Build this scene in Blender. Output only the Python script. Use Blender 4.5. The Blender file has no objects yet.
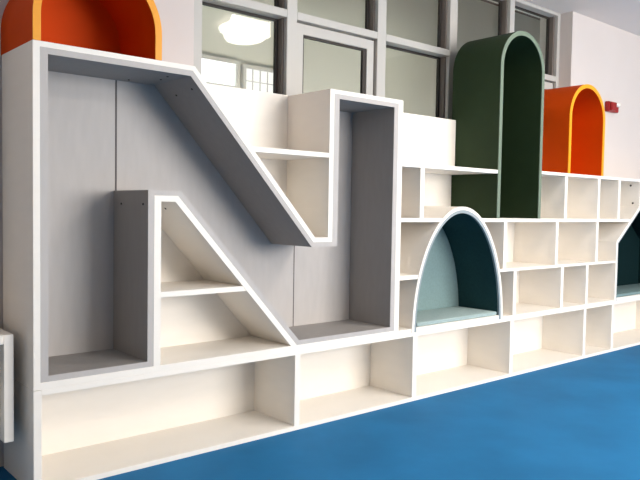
import bpy, bmesh, math
from mathutils import Matrix, Vector

scene = bpy.context.scene
COL = scene.collection
D = 0.406            # inside depth of the shelving
DB = 0.430           # outside face of the back boards
WY = 0.450           # plane of the wall behind
X_END = 6.64

# ------------------------------------------------------------------ materials
def lin(r, g, b):
    def f(c):
        c /= 255.0
        return c / 12.92 if c <= 0.04045 else ((c + 0.055) / 1.055) ** 2.4
    return (f(r), f(g), f(b), 1.0)

def material(name, rgb, rough=0.5, mottle=0.0, scale=20.0, bump=0.0, bscale=200.0, spec=0.4, stretch=(1, 1, 1), metal=0.0):
    m = bpy.data.materials.new(name)
    m.use_nodes = True
    nt = m.node_tree
    b = nt.nodes['Principled BSDF']
    b.inputs['Roughness'].default_value = rough
    b.inputs['Specular IOR Level'].default_value = spec
    b.inputs['Metallic'].default_value = metal
    c = lin(*rgb)
    b.inputs['Base Color'].default_value = c
    tc = nt.nodes.new('ShaderNodeTexCoord')
    mp = nt.nodes.new('ShaderNodeMapping')
    mp.inputs['Scale'].default_value = stretch
    nt.links.new(tc.outputs['Object'], mp.inputs['Vector'])
    if mottle > 0:
        n = nt.nodes.new('ShaderNodeTexNoise')
        n.inputs['Scale'].default_value = scale
        n.inputs['Detail'].default_value = 5
        nt.links.new(mp.outputs['Vector'], n.inputs['Vector'])
        r = nt.nodes.new('ShaderNodeValToRGB')
        r.color_ramp.elements[0].position = 0.3
        r.color_ramp.elements[1].position = 0.7
        r.color_ramp.elements[0].color = tuple(max(0, x * (1 - mottle)) for x in c[:3]) + (1,)
        r.color_ramp.elements[1].color = tuple(min(1, x * (1 + mottle)) for x in c[:3]) + (1,)
        nt.links.new(n.outputs['Fac'], r.inputs['Fac'])
        nt.links.new(r.outputs['Color'], b.inputs['Base Color'])
    if bump > 0:
        n2 = nt.nodes.new('ShaderNodeTexNoise')
        n2.inputs['Scale'].default_value = bscale
        nt.links.new(mp.outputs['Vector'], n2.inputs['Vector'])
        bp = nt.nodes.new('ShaderNodeBump')
        bp.inputs['Strength'].default_value = bump
        bp.inputs['Distance'].default_value = 0.002
        nt.links.new(n2.outputs['Fac'], bp.inputs['Height'])
        nt.links.new(bp.outputs['Normal'], b.inputs['Normal'])
    return m

def emitter(name, rgb, strength, texture=False):
    m = bpy.data.materials.new(name)
    m.use_nodes = True
    nt = m.node_tree
    for n in list(nt.nodes):
        nt.nodes.remove(n)
    o = nt.nodes.new('ShaderNodeOutputMaterial')
    e = nt.nodes.new('ShaderNodeEmission')
    e.inputs['Color'].default_value = lin(*rgb)
    e.inputs['Strength'].default_value = strength
    nt.links.new(e.outputs[0], o.inputs[0])
    return m

def glass_material(name):
    m = bpy.data.materials.new(name)
    m.use_nodes = True
    nt = m.node_tree
    for n in list(nt.nodes):
        nt.nodes.remove(n)
    o = nt.nodes.new('ShaderNodeOutputMaterial')
    mix = nt.nodes.new('ShaderNodeMixShader')
    t = nt.nodes.new('ShaderNodeBsdfTransparent')
    t.inputs['Color'].default_value = (0.90, 0.92, 0.89, 1)
    g = nt.nodes.new('ShaderNodeBsdfGlossy')
    g.inputs['Roughness'].default_value = 0.0
    # Schlick reflectance, the same on both faces of the pane
    ge = nt.nodes.new('ShaderNodeNewGeometry')
    dot = nt.nodes.new('ShaderNodeVectorMath')
    dot.operation = 'DOT_PRODUCT'
    nt.links.new(ge.outputs['Normal'], dot.inputs[0])
    nt.links.new(ge.outputs['Incoming'], dot.inputs[1])
    def mth(op, a, b=None):
        n = nt.nodes.new('ShaderNodeMath')
        n.operation = op
        for k, v in enumerate((a, b)):
            if v is None:
                continue
            if isinstance(v, (int, float)):
                n.inputs[k].default_value = v
            else:
                nt.links.new(v, n.inputs[k])
        return n.outputs[0]
    c = mth('ABSOLUTE', dot.outputs['Value'])
    p = mth('POWER', mth('SUBTRACT', 1.0, c), 5.0)
    fr = mth('ADD', mth('MULTIPLY', p, 0.96), 0.04)
    nt.links.new(fr, mix.inputs[0])
    nt.links.new(t.outputs[0], mix.inputs[1])
    nt.links.new(g.outputs[0], mix.inputs[2])
    nt.links.new(mix.outputs[0], o.inputs[0])
    return m

M = {
    'white': material('white_laminate', (245, 238, 228), 0.45, 0.012, 6, stretch=(1, 1, 4)),
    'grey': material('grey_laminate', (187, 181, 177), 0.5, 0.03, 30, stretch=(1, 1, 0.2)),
    'lining': material('shaded_grey_laminate', (158, 153, 149), 0.5, 0.03, 30, spec=0.2, stretch=(1, 1, 0.2)),  # same grey laminate darkened, shade of undersides and left-facing boards put in the colour
    'seam': material('dark_joint', (96, 90, 90), 0.7),
    'teal': material('shaded_teal_felt', (42, 72, 74), 0.95, 0.08, 60, 0.5, 300, 0.1),  # nook felt darkened, the shade on its walls is in the colour
    'deep_teal': material('deep_shade_teal_felt', (12, 34, 36), 0.95, 0.08, 60, 0.5, 300, 0.1),  # the same felt darker still, the right nook's shade put into the colour
    'teal_pad': material('pale_teal_fabric', (164, 182, 180), 0.95, 0.06, 60, 0.5, 300, 0.1),
    'teal_back': material('lightened_teal_felt', (124, 147, 147), 0.95, 0.06, 60, 0.5, 300, 0.1),  # lighter copy of the nook felt, direct light on the arched back painted in
    'edge_grey': material('pale_grey_edging', (152, 162, 166), 0.7, spec=0.15),
    'green': material('dark_green_laminate', (44, 60, 38), 0.6, 0.05, 8, spec=0.15),
    'green_edge': material('pale_green_edging', (116, 130, 114), 0.6, spec=0.15),
    'orange': material('orange_laminate', (205, 70, 2), 0.6, 0.03, 8, spec=0.1),
    'orange_edge': material('yellow_orange_edging', (246, 160, 12), 0.45),
    'wall': material('white_wall_paint', (214, 205, 200), 0.8, 0.012, 3, 0.15, 120, 0.2),
    'side_wall': material('cream_wall_paint', (242, 230, 216), 0.8, 0.012, 3),
    'room_paint': material('beige_room_paint', (150, 142, 134), 0.8, 0.02, 3),
    'ceiling': material('ceiling_paint', (236, 229, 223), 0.9, 0.01, 2, 0, 1, 0.1),
    'floor': material('blue_vinyl', (38, 112, 162), 0.6, 0.12, 2.2, 0.08, 90, 0.06),
    'frame': material('window_frame_paint', (188, 185, 180), 0.4),
    'frame_core': material('grey_brown_frame_core', (116, 106, 98), 0.5),
    'gasket': material('dark_gasket', (48, 42, 38), 0.6),
    'corridor': material('beige_plaster', (206, 205, 196), 0.85, 0.05, 1.2),
    'brown': material('brown_wood_ceiling', (96, 74, 60), 0.7, 0.1, 4),
    'red': material('red_plastic', (150, 14, 16), 0.35),
    'clear': material('white_plastic', (240, 236, 230), 0.3),
    'screw': material('screw_bronze', (40, 34, 30), 0.5, metal=0.3),
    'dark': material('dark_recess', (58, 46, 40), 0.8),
    'lamp': emitter('lamp_diffuser', (255, 246, 235), 14.0),
    'daylight': emitter('daylight_pane', (250, 252, 255), 2.2),
    'blind': emitter('lit_blind', (252, 248, 246), 1.15),
    'glass': glass_material('window_glass'),
}

# ------------------------------------------------------------------ mesh helpers
def link(name, bm, mat, parent=None, bevel=0.0, smooth=False):
    bmesh.ops.recalc_face_normals(bm, faces=bm.faces)
    me = bpy.data.meshes.new(name)
    bm.to_mesh(me)
    bm.free()
    me.materials.append(M[mat])
    if smooth:
        for p in me.polygons:
            p.use_smooth = True
        me.set_sharp_from_angle(angle=math.radians(32))
    o = bpy.data.objects.new(name, me)
    COL.objects.link(o)
    if parent is not None:
        o.parent = parent
        o.matrix_parent_inverse = Matrix.Translation(-world_loc(parent))
    if bevel > 0:
        b = o.modifiers.new('bevel', 'BEVEL')
        b.width = bevel
        b.segments = 2
        b.limit_method = 'ANGLE'
        b.angle_limit = math.radians(40)
        b.harden_normals = False
    return o

def world_loc(o):
    # roots stand unrotated and unscaled; part objects keep the root's frame
    v = Vector((0, 0, 0))
    v += o.location
    if o.parent is not None:
        v += world_loc(o.parent) + o.matrix_parent_inverse.translation
    return v

def tag(o, label, cat, group=None):
    o['label'] = label
    o['category'] = cat
    if group:
        o['group'] = group
    return o

def root(name, loc, label, cat, group=None):
    o = bpy.data.objects.new(name, None)
    o.empty_display_size = 0.1
    COL.objects.link(o)
    o.location = loc
    return tag(o, label, cat, group)

def add_box(bm, x0, x1, y0, y1, z0, z1):
    v = [bm.verts.new((x, y, z)) for x in (x0, x1) for y in (y0, y1) for z in (z0, z1)]
    for q in ((0, 1, 3, 2), (4, 6, 7, 5), (0, 4, 5, 1), (2, 3, 7, 6), (0, 2, 6, 4), (1, 5, 7, 3)):
        bm.faces.new([v[i] for i in q])

def box(name, x0, x1, y0, y1, z0, z1, mat, parent=None, bevel=0.0015):
    bm = bmesh.new()
    add_box(bm, x0, x1, y0, y1, z0, z1)
    return link(name, bm, mat, parent, bevel)

def add_strip(bm, outer, inner, y0, y1, closed):
    n = len(outer)
    F = [[bm.verts.new((p[0], y, p[1])) for p in pts] for pts in (outer, inner) for y in (y0, y1)]
    of, ob, nf, nb = F
    rng = range(n) if closed else range(n - 1)
    for i in rng:
        j = (i + 1) % n
        bm.faces.new((of[i], of[j], nf[j], nf[i]))
        bm.faces.new((ob[i], nb[i], nb[j], ob[j]))
        bm.faces.new((of[i], ob[i], ob[j], of[j]))
        bm.faces.new((nf[i], nf[j], nb[j], nb[i]))
    if not closed:
        for i in (0, n - 1):
            bm.faces.new((of[i], nf[i], nb[i], ob[i]))

def strip(name, outer, inner, y0, y1, mat, parent, closed=False, bevel=0.0, smooth=False):
    bm = bmesh.new()
    add_strip(bm, outer, inner, y0, y1, closed)
    return link(name, bm, mat, parent, bevel, smooth)

def slab(name, pts, y0, y1, mat, parent, bevel=0.0):
    """a flat board of outline pts (x, z) between y0 and y1"""
    bm = bmesh.new()
    a = [bm.verts.new((p[0], y0, p[1])) for p in pts]
    b = [bm.verts.new((p[0], y1, p[1])) for p in pts]
    fa = bm.faces.new(a)
    fb = bm.faces.new(list(reversed(b)))
    n = len(pts)
    for i in range(n):
        j = (i + 1) % n
        bm.faces.new((a[i], b[i], b[j], a[j]))
    bmesh.ops.triangulate(bm, faces=[fa, fb])
    return link(name, bm, mat, parent, bevel)

def screw(parent, c, axis, r=0.006):
    """a flat screw cap set in a board, facing along axis"""
    bm = bmesh.new()
    rot = Vector((0, 0, 1)).rotation_difference(Vector(axis)).to_matrix().to_4x4()
    bmesh.ops.create_cone(bm, cap_ends=True, segments=14, radius1=r, radius2=r * 0.8, depth=0.003,
                          matrix=Matrix.Translation(c) @ rot)
    return link('screw_cap', bm, 'screw', parent)

def structure(o):
    o['kind'] = 'structure'
    return o

# ------------------------------------------------------------------ the room
CZ = 3.205
WX0, WX1 = 1.055, 5.17          # window opening
SILL = 1.93
WF = 0.575                      # front of the window frame
structure(box('floor', -3.2, 9.0, -6.7, 2.8, -0.1, 0.0, 'floor', bevel=0))
structure(box('ceiling', -3.2, 9.0, -6.7, 0.80, CZ, CZ + 0.1, 'ceiling', bevel=0))
bm = bmesh.new()
add_box(bm, -3.2, WX0, WY, 0.80, 0, CZ)
add_box(bm, WX1, 9.0, WY, 0.80, 0, CZ)
add_box(bm, WX0, WX1, WY, 0.80, 0, SILL)
structure(link('wall_back', bm, 'wall'))
structure(box('wall_left', -3.3, -3.2, -6.7, 0.8, 0, CZ, 'side_wall', bevel=0))
structure(box('wall_right', 9.0, 9.1, -6.7, 0.8, 0, CZ, 'wall', bevel=0))
bm = bmesh.new()                # wall behind the camera with one wide opening for the daylight
add_box(bm, -3.2, 9.0, -6.8, -6.7, 0, 0.9)
add_box(bm, -3.2, 9.0, -6.8, -6.7, 3.0, CZ)
add_box(bm, -3.2, 2.4, -6.8, -6.7, 0.9, 3.0)
add_box(bm, 6.6, 9.0, -6.8, -6.7, 0.9, 3.0)
structure(link('wall_front', bm, 'room_paint'))

# corridor seen through the glass
structure(box('wall_corridor', -1.5, 13.0, 2.6, 2.7, 0, 4.05, 'corridor', bevel=0))
structure(box('ceiling_corridor', -1.5, 13.0, 0.81, 2.7, 4.05, 4.15, 'brown', bevel=0))
structure(box('wall_corridor_end', 13.0, 13.1, 0.8, 2.7, 0, 4.15, 'corridor', bevel=0))
structure(box('wall_over_window', -1.5, 13.0, 0.70, 0.80, CZ + 0.1, 4.15, 'corridor', bevel=0))

def far_window(name, x0, x1, z0, z1, mat):
    w = bpy.data.objects.new(name, None)
    COL.objects.link(w)
    w.location = ((x0 + x1) / 2, 2.59, z0)
    structure(w)
    t = 0.035
    strip('window_frame', [(x0 - t, z0 - t), (x1 + t, z0 - t), (x1 + t, z1 + t), (x0 - t, z1 + t)],
          [(x0, z0), (x1, z0), (x1, z1), (x0, z1)], 2.55, 2.60, 'frame', w, closed=True)
    box('pane', x0, x1, 2.575, 2.585, z0, z1, mat, w, 0)
    if mat == 'blind':
        bm = bmesh.new()
        for k in range(1, 7):
            x = x0 + (x1 - x0) * k / 7
            add_box(bm, x - 0.006, x + 0.006, 2.57, 2.575, z0, z1)
        for k in range(1, 5):
            z = z0 + (z1 - z0) * k / 5
            add_box(bm, x0, x1, 2.571, 2.575, z - 0.004, z + 0.004)
        link('blind_tape', bm, 'frame', w)
far_window('window_2', 1.95, 2.755, 2.45, 2.66, 'daylight')
far_window('window_3', 2.87, 3.50, 2.05, 2.64, 'blind')

# the glazed screen over the shelving
win = bpy.data.objects.new('window_1', None)
COL.objects.link(win)
win.location = (WX0, WF, SILL)
structure(win)
JAMB = 0.055
mull = [(1.83, 1.915), (2.675, 2.765), (3.505, 3.60), (4.335, 4.405)]
box('window_jamb', WX0, 1.185, WF, WF + 0.11, SILL, CZ, 'frame', win, 0.003)
jr = box('window_jamb', 5.12, WX1, WF, WF + 0.035, SILL, CZ, 'frame', win, 0.003)
box('glazing_bar', 5.10, WX1, WF + 0.035, WF + 0.08, SILL, CZ, 'frame_core', jr, 0.003)
for a, b in mull:
    mu = box('mullion', a, b, WF, WF + 0.035, SILL, CZ, 'frame', win, 0.003)
    box('glazing_bar', a - 0.012, b, WF + 0.035, WF + 0.11, SILL, CZ, 'frame_core', mu, 0.003)
box('window_head', 1.185, 5.12, WF, WF + 0.11, CZ - 0.03, CZ, 'frame', win, 0.003)
box('window_sill', 1.185, 5.12, WF, WF + 0.11, SILL, SILL + 0.05, 'frame', win, 0.003)
bays = [(1.185, 1.83), (1.915, 2.675), (2.765, 3.505), (3.60, 4.335), (4.405, 5.12)]
TZ0, TZ1 = 2.548, 2.60
def gasket_pane(x0, x1, z0, z1, y, parent):
    g = 0.014
    gr = 0.03
    strip('gasket', [(x0, z0), (x1, z0), (x1, z1), (x0, z1)], [(x0 + g, z0 + g), (x1 - gr, z0 + g), (x1 - gr, z1 - g), (x0 + g, z1 - g)],
          y - 0.012, y + 0.012, 'gasket', parent, closed=True)
    box('pane', x0 + g * 0.5, x1 - g * 0.5, y - 0.003, y + 0.003, z0 + g * 0.5, z1 - g * 0.5, 'glass', parent, 0)
def sash(x0, x1, z0, z1, y0, y1, t=0.07):
    f = strip('sash', [(x0, z0), (x1, z0), (x1, z1), (x0, z1)], [(x0 + t, z0 + t), (x1 - t, z0 + t), (x1 - t, z1 - t), (x0 + t, z1 - t)],
              y0, y1, 'frame', win, closed=True, bevel=0.003)
    gasket_pane(x0 + t, x1 - t, z0 + t, z1 - t, (y0 + y1) / 2, f)
for i, (a, b) in enumerate(bays):
    box('transom', a, b, WF, WF + 0.10, TZ0, TZ1, 'frame', win, 0.004)
    gasket_pane(a, b, TZ1, CZ - 0.03, 0.67, win)
    if i in (1, 4):
        sash(a + 0.004, b - 0.012, SILL + 0.05, TZ0 - 0.012, 0.60, 0.645)
    else:
        gasket_pane(a, b, SILL + 0.05, TZ0, 0.67, win)

# ------------------------------------------------------------------ base row
base = root('low_bookcase', (0, 0, 0), 'long low white bookcase standing on the blue floor under all other shelves', 'bookcase')
B0, B1 = 0.442, 0.468
box('bottom_board', 0.036, X_END - 0.036, 0, D, 0, 0.026, 'white', base)
box('top_board', 0.036, X_END - 0.036, 0, D, B0, B1, 'white', base)
box('side_panel', 0, 0.036, 0, DB, 0, B1 - 0.0015, 'white', base)
box('side_panel', X_END - 0.036, X_END, 0, DB, 0, B1, 'white', base)
box('back_panel', 0.036, X_END - 0.036, D, DB, 0, B1, 'white', base)
for a, b in ((1.478, 1.517), (2.494, 2.536), (3.622, 3.664), (4.737, 4.779), (5.246, 5.288)):
    box('divider', a, b, 0.002, D, 0.026, B0, 'white', base)

# ------------------------------------------------------------------ the N-shaped unit
nb = root('letter_bookcase', (0, 0, B1), 'large white bookcase with a grey lined N-shaped recess', 'bookcase')
W_out = [(0, B1), (2.347, B1), (2.347, 2.0), (1.713, 2.0), (1.713, 1.121), (1.614, 1.121), (0.800, 2.0), (0, 2.0)]
W_in = [(0.031, 0.5), (2.303, 0.5), (2.303, 1.975), (1.747, 1.975), (1.747, 1.093), (1.601, 1.093), (0.788, 1.975), (0.031, 1.975)]
strip('carcass', W_out, W_in, 0, DB, 'white', nb, closed=True, bevel=0.0015)
G_out = [(0.031, 0.5), (0.579, 0.5), (0.579, 1.343), (0.711, 1.343), (1.488, 0.5), (2.303, 0.5), (2.303, 1.975), (1.747, 1.975),
         (1.747, 1.093), (1.601, 1.093), (0.788, 1.975), (0.031, 1.975)]
G_in = [(0.066, 0.527), (0.547, 0.527), (0.547, 1.369), (0.727, 1.369), (1.503, 0.527), (2.265, 0.527), (2.265, 1.948), (1.789, 1.948),
        (1.789, 1.066), (1.589, 1.066), (0.777, 1.948), (0.066, 1.948)]
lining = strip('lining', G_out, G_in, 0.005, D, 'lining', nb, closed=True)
strip('edge_banding', G_out, G_in, 0.001, 0.005, 'grey', nb, closed=True)
# back boards of the recess, three boards meeting in two upright seams, cut to the N
g = 0.0025
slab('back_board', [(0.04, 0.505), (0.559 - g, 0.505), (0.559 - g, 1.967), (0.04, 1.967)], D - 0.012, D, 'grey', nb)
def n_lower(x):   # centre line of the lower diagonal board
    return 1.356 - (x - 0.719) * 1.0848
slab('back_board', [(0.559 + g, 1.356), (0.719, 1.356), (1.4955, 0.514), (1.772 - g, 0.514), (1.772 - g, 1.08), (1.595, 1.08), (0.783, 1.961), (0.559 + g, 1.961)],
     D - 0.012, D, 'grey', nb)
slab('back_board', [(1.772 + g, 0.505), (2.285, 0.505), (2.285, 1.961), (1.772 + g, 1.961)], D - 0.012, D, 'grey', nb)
box('back_panel', 0.031, 2.30, D + 0.001, DB - 0.001, 0.5, 1.975, 'white', nb, 0)
box('seam_strip', 0.559 - 0.0045, 0.559 + 0.0045, D - 0.0135, D - 0.001, 0.52, 1.955, 'seam', nb, 0)
box('seam_strip', 1.772 - 0.003, 1.772 + 0.003, D - 0.0135, D - 0.001, 0.52, 1.08, 'seam', nb, 0)
# triangular white cubby standing in the N
tri = strip('corner_cubby', [(0.579, 0.5), (0.579, 1.343), (0.711, 1.343), (1.488, 0.5)],
            [(0.617, 0.5), (0.617, 1.314), (0.694, 1.314), (1.444, 0.5)], 0, D, 'white', nb, bevel=0.001)
slab('back_board', [(0.60, 0.5), (0.60, 1.33), (0.703, 1.33), (1.466, 0.5)], D - 0.012, D, 'white', tri)
bm = bmesh.new()
add_strip(bm, [(0.617, 0.838), (1.132, 0.838)], [(0.617, 0.866), (1.107, 0.866)], 0.002, D - 0.012, False)
link('shelf', bm, 'white', tri, 0.001)
# open wedge above the diagonal: its back board rises as the low parapet, one shelf
slab('back_panel', [(0.81, 2.005), (1.712, 2.005), (1.712, 1.1), (1.62, 1.1)], D, DB + 0.015, 'white', nb, 0.001)
slab('shelf', [(1.152, 1.622), (1.713, 1.622), (1.713, 1.594), (1.178, 1.594)], 0.002, D, 'white', nb, 0.001)
for c, ax in (((0.70, 0.10, 1.9465), (0, 0, -1)), ((0.715, 0.20, 1.9465), (0, 0, -1)), ((0.60, 0.33, 1.9465), (0, 0, -1))):
    screw(lining, c, ax)
dn = Vector((-0.735, 0, -0.678))
for t, y in ((0.02, 0.07), (0.035, 0.25)):
    p = Vector((0.777, 0, 1.948)) + Vector((0.677, 0, -0.7355)) * (t + 0.05)
    screw(lining, Vector((p.x, y, p.z)) + dn * 0.0015, dn)
for y in (0.055, 0.30):
    screw(lining, (0.5455, y, 1.30), (-1, 0, 0))
screw(lining, (1.56, 0.11, 0.5285), (0, 0, 1))
screw(tri, Vector((0.725, 0.16, 1.2785)), (-0.735, 0, -0.678))

# ------------------------------------------------------------------ middle cubbies
mid = root('cubby_bookcase', (2.347, 0, B1), 'white cubby bookcase between the grey N recess and the green tower', 'bookcase')
AX, AA, AZ, AH = 2.990, 0.515, 0.468, 0.852     # arch centre, half width, base, height
def arch_x(z, da=0.0):
    t = min(1.0, max(0.0, (z - AZ) / AH))
    return (AA + da) * math.sqrt(max(0.0, 1 - t * t))
def to_arch_left(z):
    return AX - arch_x(z) + 0.004
def to_arch_right(z):
    return AX + arch_x(z) - 0.004
S3a, S3b = 1.211, 1.238
def shelf_board(parent, x0a, x0b, x1a, x1b, z0, z1, y1=None):
    y1 = y1 or (0.436 if parent is mid else D)
    """shelf whose ends meet a curved neighbour: xa at the bottom, xb at the top"""
    return slab('shelf', [(x0a, z0), (x1a, z0), (x1b, z1), (x0b, z1)], 0, y1, 'white', parent, 0.001)
AL = lambda z: AX - arch_x(z) - 0.001
AR = lambda z: AX + arch_x(z) + 0.001
shelf_board(mid, 2.348, 2.348, AL(0.828), AL(0.856), 0.828, 0.856)
shelf_board(mid, 2.348, 2.348, AL(S3a), AL(S3b), S3a, S3b)
shelf_board(mid, 2.348, 2.348, 3.399, 3.399, 1.575, 1.602)
shelf_board(mid, 2.348, 2.348, AL(0.468), AL(0.495), 0.4685, 0.495)
box('divider', 2.532, 2.572, 0.002, 0.436, S3b, 1.575, 'white', mid)
slab('back_panel', [(2.348, 1.590), (3.398, 1.590), (3.398, 2.005), (2.348, 2.005)], D, 0.448, 'white', mid, 0.001)
slab('back_panel', [(2.348, 0.47), (3.398, 0.47), (3.398, 1.589), (2.348, 1.589)], 0.436, 0.448, 'white', mid, 0.001)

# ------------------------------------------------------------------ right cubbies
rt = root('cubby_bookcase', (3.50, 0, B1), 'white cubby bookcase with three staggered rows under the small orange niche', 'bookcase')
HX0, HX1, HZ, HA = 5.275, 6.625, 1.03, 1.54      # house-shaped nook
HM = (HX0 + HX1) / 2
HS = (HA - HZ) / (HM - HX0)
def house_x(z):
    return HX0 - 0.001 if z < HZ else HX0 + (z - HZ) / HS - 0.001
shelf_board(rt, AR(S3a), AR(S3b), house_x(S3a), house_x(S3b), S3a, S3b)
shelf_board(rt, AR(0.834), AR(0.850), HX0 - 0.001, HX0 - 0.001, 0.830, 0.852)
shelf_board(rt, AR(0.468), AR(0.484), HX0 - 0.001, HX0 - 0.001, 0.4685, 0.484)
box('top_board', 3.992, X_END, 0, D, 1.596, 1.621, 'white', rt)
for a, b in ((4.358, 4.398), (4.914, 4.952), (5.290, 5.330)):
    box('divider', a, b, 0.002, D, S3b, 1.596, 'white', rt)
for a, b in ((3.502, 3.540), (4.239, 4.276), (4.906, 4.946)):
    box('divider', a, b, 0.002, D, 0.852, S3a, 'white', rt)
for a, b in ((3.647, 3.685), (4.341, 4.380), (4.754, 4.792)):
    box('divider', a, b, 0.002, D, 0.484, 0.830, 'white', rt)
zt = lambda x: HZ + HS * (x - HX0) + 0.001
d = slab('divider', [(5.716, zt(5.716)), (5.756, zt(5.756)), (5.756, 1.596), (5.716, 1.596)], 0.002, D, 'white', rt, 0.001)
screw(d, (5.7145, 0.092, 1.562), (-1, 0, 0), 0.010)
screw(d, (5.7145, 0.066, 1.392), (-1, 0, 0), 0.010)
box('side_panel', X_END - 0.014, X_END, 0, D, B1, 1.596, 'white', rt)
slab('back_panel', [(3.40, 0.47), (X_END, 0.47), (X_END, 1.62), (3.992, 1.62), (3.992, 1.30), (3.40, 1.30)], D, DB, 'white', rt, 0.001)

# ------------------------------------------------------------------ arched nook with seat pad
def ellipse(cx, z0, a, h, n=56):
    return [(cx - a * math.cos(math.pi * k / n), z0 + h * math.sin(math.pi * k / n)) for k in range(n + 1)]
nook = root('arched_nook', (AX, 0, B1), 'white rimmed pointed-oval arched nook lined in dark teal, in the middle of the shelving', 'nook')
strip('shell', ellipse(AX, AZ + 0.001, AA, AH), ellipse(AX, AZ + 0.001, AA - 0.022, AH - 0.024), -0.004, D - 0.001, 'white', nook, smooth=True, bevel=0)
strip('rim_edging', ellipse(AX, AZ + 0.001, AA - 0.022, AH - 0.024), ellipse(AX, AZ + 0.001, AA - 0.040, AH - 0.046), -0.002, 0.014, 'edge_grey', nook, smooth=True)
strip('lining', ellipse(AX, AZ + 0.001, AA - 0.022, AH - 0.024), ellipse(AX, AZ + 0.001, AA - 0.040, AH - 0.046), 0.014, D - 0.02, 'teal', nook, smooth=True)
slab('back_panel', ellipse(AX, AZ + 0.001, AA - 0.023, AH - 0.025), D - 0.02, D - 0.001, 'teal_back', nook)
box('bottom_board', AX - AA + 0.045, AX + AA - 0.045, -0.002, D - 0.021, 0.469, 0.500, 'white', nook)

def cushion(name, x0, x1, y0, y1, z0, z1, mat, label, r=0.012):
    c = root(name, ((x0 + x1) / 2, (y0 + y1) / 2, z0), label, 'cushion')
    bm = bmesh.new()
    nx, ny = 16, 10
    add_box(bm, x0, x1, y0, y1, z0, z1)
    bmesh.ops.bevel(bm, geom=bm.edges[:], offset=r, segments=3, profile=0.6, affect='EDGES')
    link('pad', bm, mat, c, 0, True)
    bm = bmesh.new()                     # welt round the top
    zz = z1 - r * 0.5
    e = 0.0025
    add_box(bm, x0 + r, x1 - r, y0 - e * 0.6, y0 + e, zz - e, zz + e)
    add_box(bm, x0 - e * 0.6, x0 + e, y0 + r, y1 - r, zz - e, zz + e)
    link('piping', bm, mat, c, 0.001)
    return c
cushion('seat_cushion', AX - 0.455, AX + 0.455, 0.004, D - 0.024, 0.501, 0.530, 'teal_pad', 'thin pale teal seat cushion lying in the arched nook')

# ------------------------------------------------------------------ house-shaped nook, cut by the right edge of the photo
house = root('peaked_nook', (HM, 0, B1), 'white rimmed dark teal nook with a sloping roof, cut off by the right edge', 'nook')
def house_line(o):
    k = math.sqrt(1 + HS * HS)
    zi = HZ + HS * o - o * k
    za = HA - o * k
    return [(HX0 + o, B1 + 0.001), (HX0 + o, zi), (HM, za), (HX1 - o, zi), (HX1 - o, B1 + 0.001)]
strip('shell', house_line(0), house_line(0.030), -0.004, D - 0.001, 'white', house, bevel=0.001)
strip('rim_edging', house_line(0.030), house_line(0.042), -0.002, 0.012, 'edge_grey', house)
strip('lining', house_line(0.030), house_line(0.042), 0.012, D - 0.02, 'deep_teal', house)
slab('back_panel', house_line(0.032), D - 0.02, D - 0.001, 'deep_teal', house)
box('bottom_board', HX0 + 0.043, HX1 - 0.043, -0.002, D - 0.021, 0.469, 0.500, 'white', house)
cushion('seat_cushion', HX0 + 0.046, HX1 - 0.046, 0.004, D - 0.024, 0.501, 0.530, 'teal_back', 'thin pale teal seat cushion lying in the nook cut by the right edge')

# ------------------------------------------------------------------ arched hoods
def hoop(x0, x1, z0, z1, o=0.0, n=40):
    r = (x1 - x0) / 2 - o
    cx = (x0 + x1) / 2
    zc = z1 - (x1 - x0) / 2
    return [(cx - r, z0)] + [(cx - r * math.cos(math.pi * k / n), zc + r * math.sin(math.pi * k / n)) for k in range(n + 1)] + [(cx + r, z0)]
def hood(name, x0, x1, z0, z1, t, mat, edge, label, cat, depth=0.449):
    h = root(name, ((x0 + x1) / 2, 0, z0), label, cat)
    strip('edge_band', hoop(x0, x1, z0, z1), hoop(x0, x1, z0, z1, t), -0.002, 0.004, edge, h, smooth=True)
    strip('shell', hoop(x0, x1, z0, z1), hoop(x0, x1, z0, z1, t), 0.004, depth, mat, h, smooth=True)
    slab('back_panel', hoop(x0 + t * 0.9, x1 - t * 0.9, z0, z1 - t * 0.9), D - 0.01, depth - 0.002, mat, h)
    return h
hood('arched_tower', 3.401, 3.990, 1.2385, 2.678, 0.034, 'green', 'green_edge', 'tall dark green round-topped tower niche standing in front of the window', 'niche')
hood('arched_hood', 0.001, 0.614, 2.0005, 2.425, 0.034, 'orange', 'orange_edge', 'orange round-topped niche on top of the N bookcase, cut by the top edge', 'niche')
hood('arched_hood', 4.391, 4.992, 1.6215, 2.399, 0.034, 'orange', 'orange_edge', 'small orange round-topped niche on the right shelves beside the green tower', 'niche')

# ------------------------------------------------------------------ red alarm on the wall
al = root('fire_alarm', (5.94, WY, 2.37), 'small red alarm with a white lens on the white wall, right of the orange arch', 'alarm')
box('housing', 5.835, 6.045, WY - 0.05, WY, 2.325, 2.43, 'red', al, 0.012)
bm = bmesh.new()
bmesh.ops.create_uvsphere(bm, u_segments=20, v_segments=12, radius=0.034, matrix=Matrix.Translation((6.0, WY - 0.055, 2.405)) @ Matrix.Diagonal((1.1, 0.8, 0.75, 1)))
link('lens', bm, 'clear', al, 0, True)
box('sounder', 5.85, 5.95, WY - 0.075, WY - 0.049, 2.335, 2.42, 'red', al, 0.008)

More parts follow.
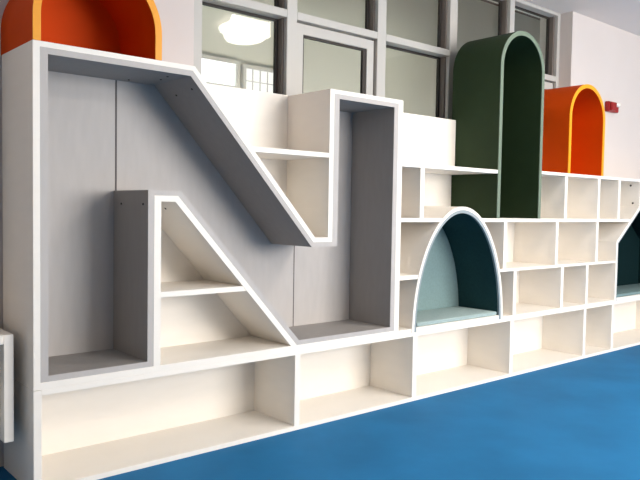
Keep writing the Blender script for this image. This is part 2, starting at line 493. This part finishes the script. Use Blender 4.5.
# ------------------------------------------------------------------ wall box low on the left
wb = root('wall_box', (-0.35, WY, 0.20), 'white open-fronted box hung low on the wall at the far left edge', 'box')
x0, x1, y0, z0, z1, t = -0.62, -0.052, 0.10, 0.228, 0.712, 0.042
box('side_panel', x0, x0 + t, y0, WY - 0.001, z0, z1, 'white', wb, 0.003)
box('side_panel', x1 - t, x1, y0, WY - 0.001, z0, z1, 'white', wb, 0.003)
box('top_board', x0 + t, x1 - t, y0, WY - 0.001, z1 - t, z1, 'white', wb, 0.003)
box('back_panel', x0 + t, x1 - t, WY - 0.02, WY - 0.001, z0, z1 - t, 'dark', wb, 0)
for k in range(4):
    bm = bmesh.new()
    xx = x1 - t - 0.034 - 0.115 * k
    add_box(bm, xx - 0.085, xx, y0 + 0.03, WY - 0.03, z0 + 0.01, z1 - t - 0.16)
    bmesh.ops.bevel(bm, geom=bm.edges[:], offset=0.02, segments=3, affect='EDGES')
    link('column', bm, 'clear', wb, 0, True)

# ------------------------------------------------------------------ cloud-shaped ceiling lamps
cloud = [(2.82, -1.42), (2.80, -1.22), (2.92, -1.12), (3.06, -1.16), (3.14, -1.03), (3.30, -0.98), (3.42, -1.08), (3.45, -1.22),
         (3.58, -1.28), (3.64, -1.43), (3.58, -1.60), (3.59, -1.72), (3.57, -1.86), (3.64, -2.05), (3.62, -2.25), (3.5, -2.33), (3.34, -2.29),
         (3.19, -2.12), (3.14, -2.02), (3.05, -1.97), (2.96, -1.86), (2.93, -1.74), (2.93, -1.66), (2.91, -1.56)]
def cloud_lamp(dx, dy, label):
    L = root('ceiling_lamp', (3.2 + dx, -1.65 + dy, CZ), label, 'lamp', 'cloud lamps on the ceiling')
    for nm, z0, z1, s, mt in (('mount', CZ - 0.03, CZ - 0.0005, 0.9, 'clear'), ('diffuser', 3.145, CZ - 0.03, 1.0, 'lamp')):
        bm = bmesh.new()
        P = [(3.2 + (x - 3.2) * s + dx, -1.65 + (y + 1.65) * s + dy) for x, y in cloud]
        a = [bm.verts.new((x, y, z0)) for x, y in P]
        b = [bm.verts.new((x, y, z1)) for x, y in P]
        f1, f2 = bm.faces.new(a), bm.faces.new(list(reversed(b)))
        for i in range(len(P)):
            j = (i + 1) % len(P)
            bm.faces.new((a[i], b[i], b[j], a[j]))
        bmesh.ops.triangulate(bm, faces=[f1, f2])
        link(nm, bm, mt, L)
cloud_lamp(0, 0, 'glowing white cloud-shaped ceiling lamp mirrored in the left window pane')
cloud_lamp(-0.15, -2.3, 'white cloud-shaped ceiling lamp farther from the window')
cloud_lamp(-2.2, -2.6, 'unseen white cloud-shaped ceiling lamp added to brighten the left side')  # extra lamp out of view, added to lift the dim left half

# ------------------------------------------------------------------ daylight and added corridor fill
def area(name, loc, rot, sx, sy, power, col):
    l = bpy.data.lights.new(name, 'AREA')
    l.shape = 'RECTANGLE'
    l.size, l.size_y = sx, sy
    l.energy = power
    l.color = col
    o = bpy.data.objects.new(name, l)
    COL.objects.link(o)
    o.location = loc
    o.rotation_euler = rot
    return o
area('window_daylight', (4.5, -6.75, 1.95), (math.radians(90), 0, 0), 4.1, 2.05, 365, (1.0, 0.965, 0.92))
area('corridor_fill', (2.6, 0.95, 0.9), (math.radians(90), 0, math.radians(180)), 7.0, 0.9, 210, (1.0, 1.0, 0.96))  # unseen light added below the sill to brighten the corridor

w = bpy.data.worlds.new('daylight_world')
scene.world = w
w.use_nodes = True
w.node_tree.nodes['Background'].inputs['Color'].default_value = (0.75, 0.85, 1.0, 1)
w.node_tree.nodes['Background'].inputs['Strength'].default_value = 0.8

# ------------------------------------------------------------------ camera
Cx = Vector((-1.04100214, -3.12811615, 1.29502683))
yaw, pitch, roll = (math.radians(a) for a in (40.71428735, -2.61778444, 0.93213927))
f = Vector((math.sin(yaw) * math.cos(pitch), math.cos(yaw) * math.cos(pitch), math.sin(pitch)))
r = Vector((math.cos(yaw), -math.sin(yaw), 0))
u = r.cross(f)
r2 = r * math.cos(roll) + u * math.sin(roll)
u2 = -r * math.sin(roll) + u * math.cos(roll)
cam = bpy.data.cameras.new('camera')
cam.sensor_fit = 'HORIZONTAL'
cam.sensor_width = 36.0
cam.lens = 36.0 * 700.2826861 / 640.0
cam.clip_start = 0.05
co = bpy.data.objects.new('camera', cam)
COL.objects.link(co)
mw = Matrix.Identity(4)
for i in range(3):
    mw[i][0], mw[i][1], mw[i][2], mw[i][3] = r2[i], u2[i], -f[i], Cx[i]
co.matrix_world = mw
scene.camera = co

vs = scene.view_settings
vs.view_transform = 'Standard'
vs.look = 'None'
vs.gamma = 1.0
vs.use_curve_mapping = False
vs.exposure = 0.3
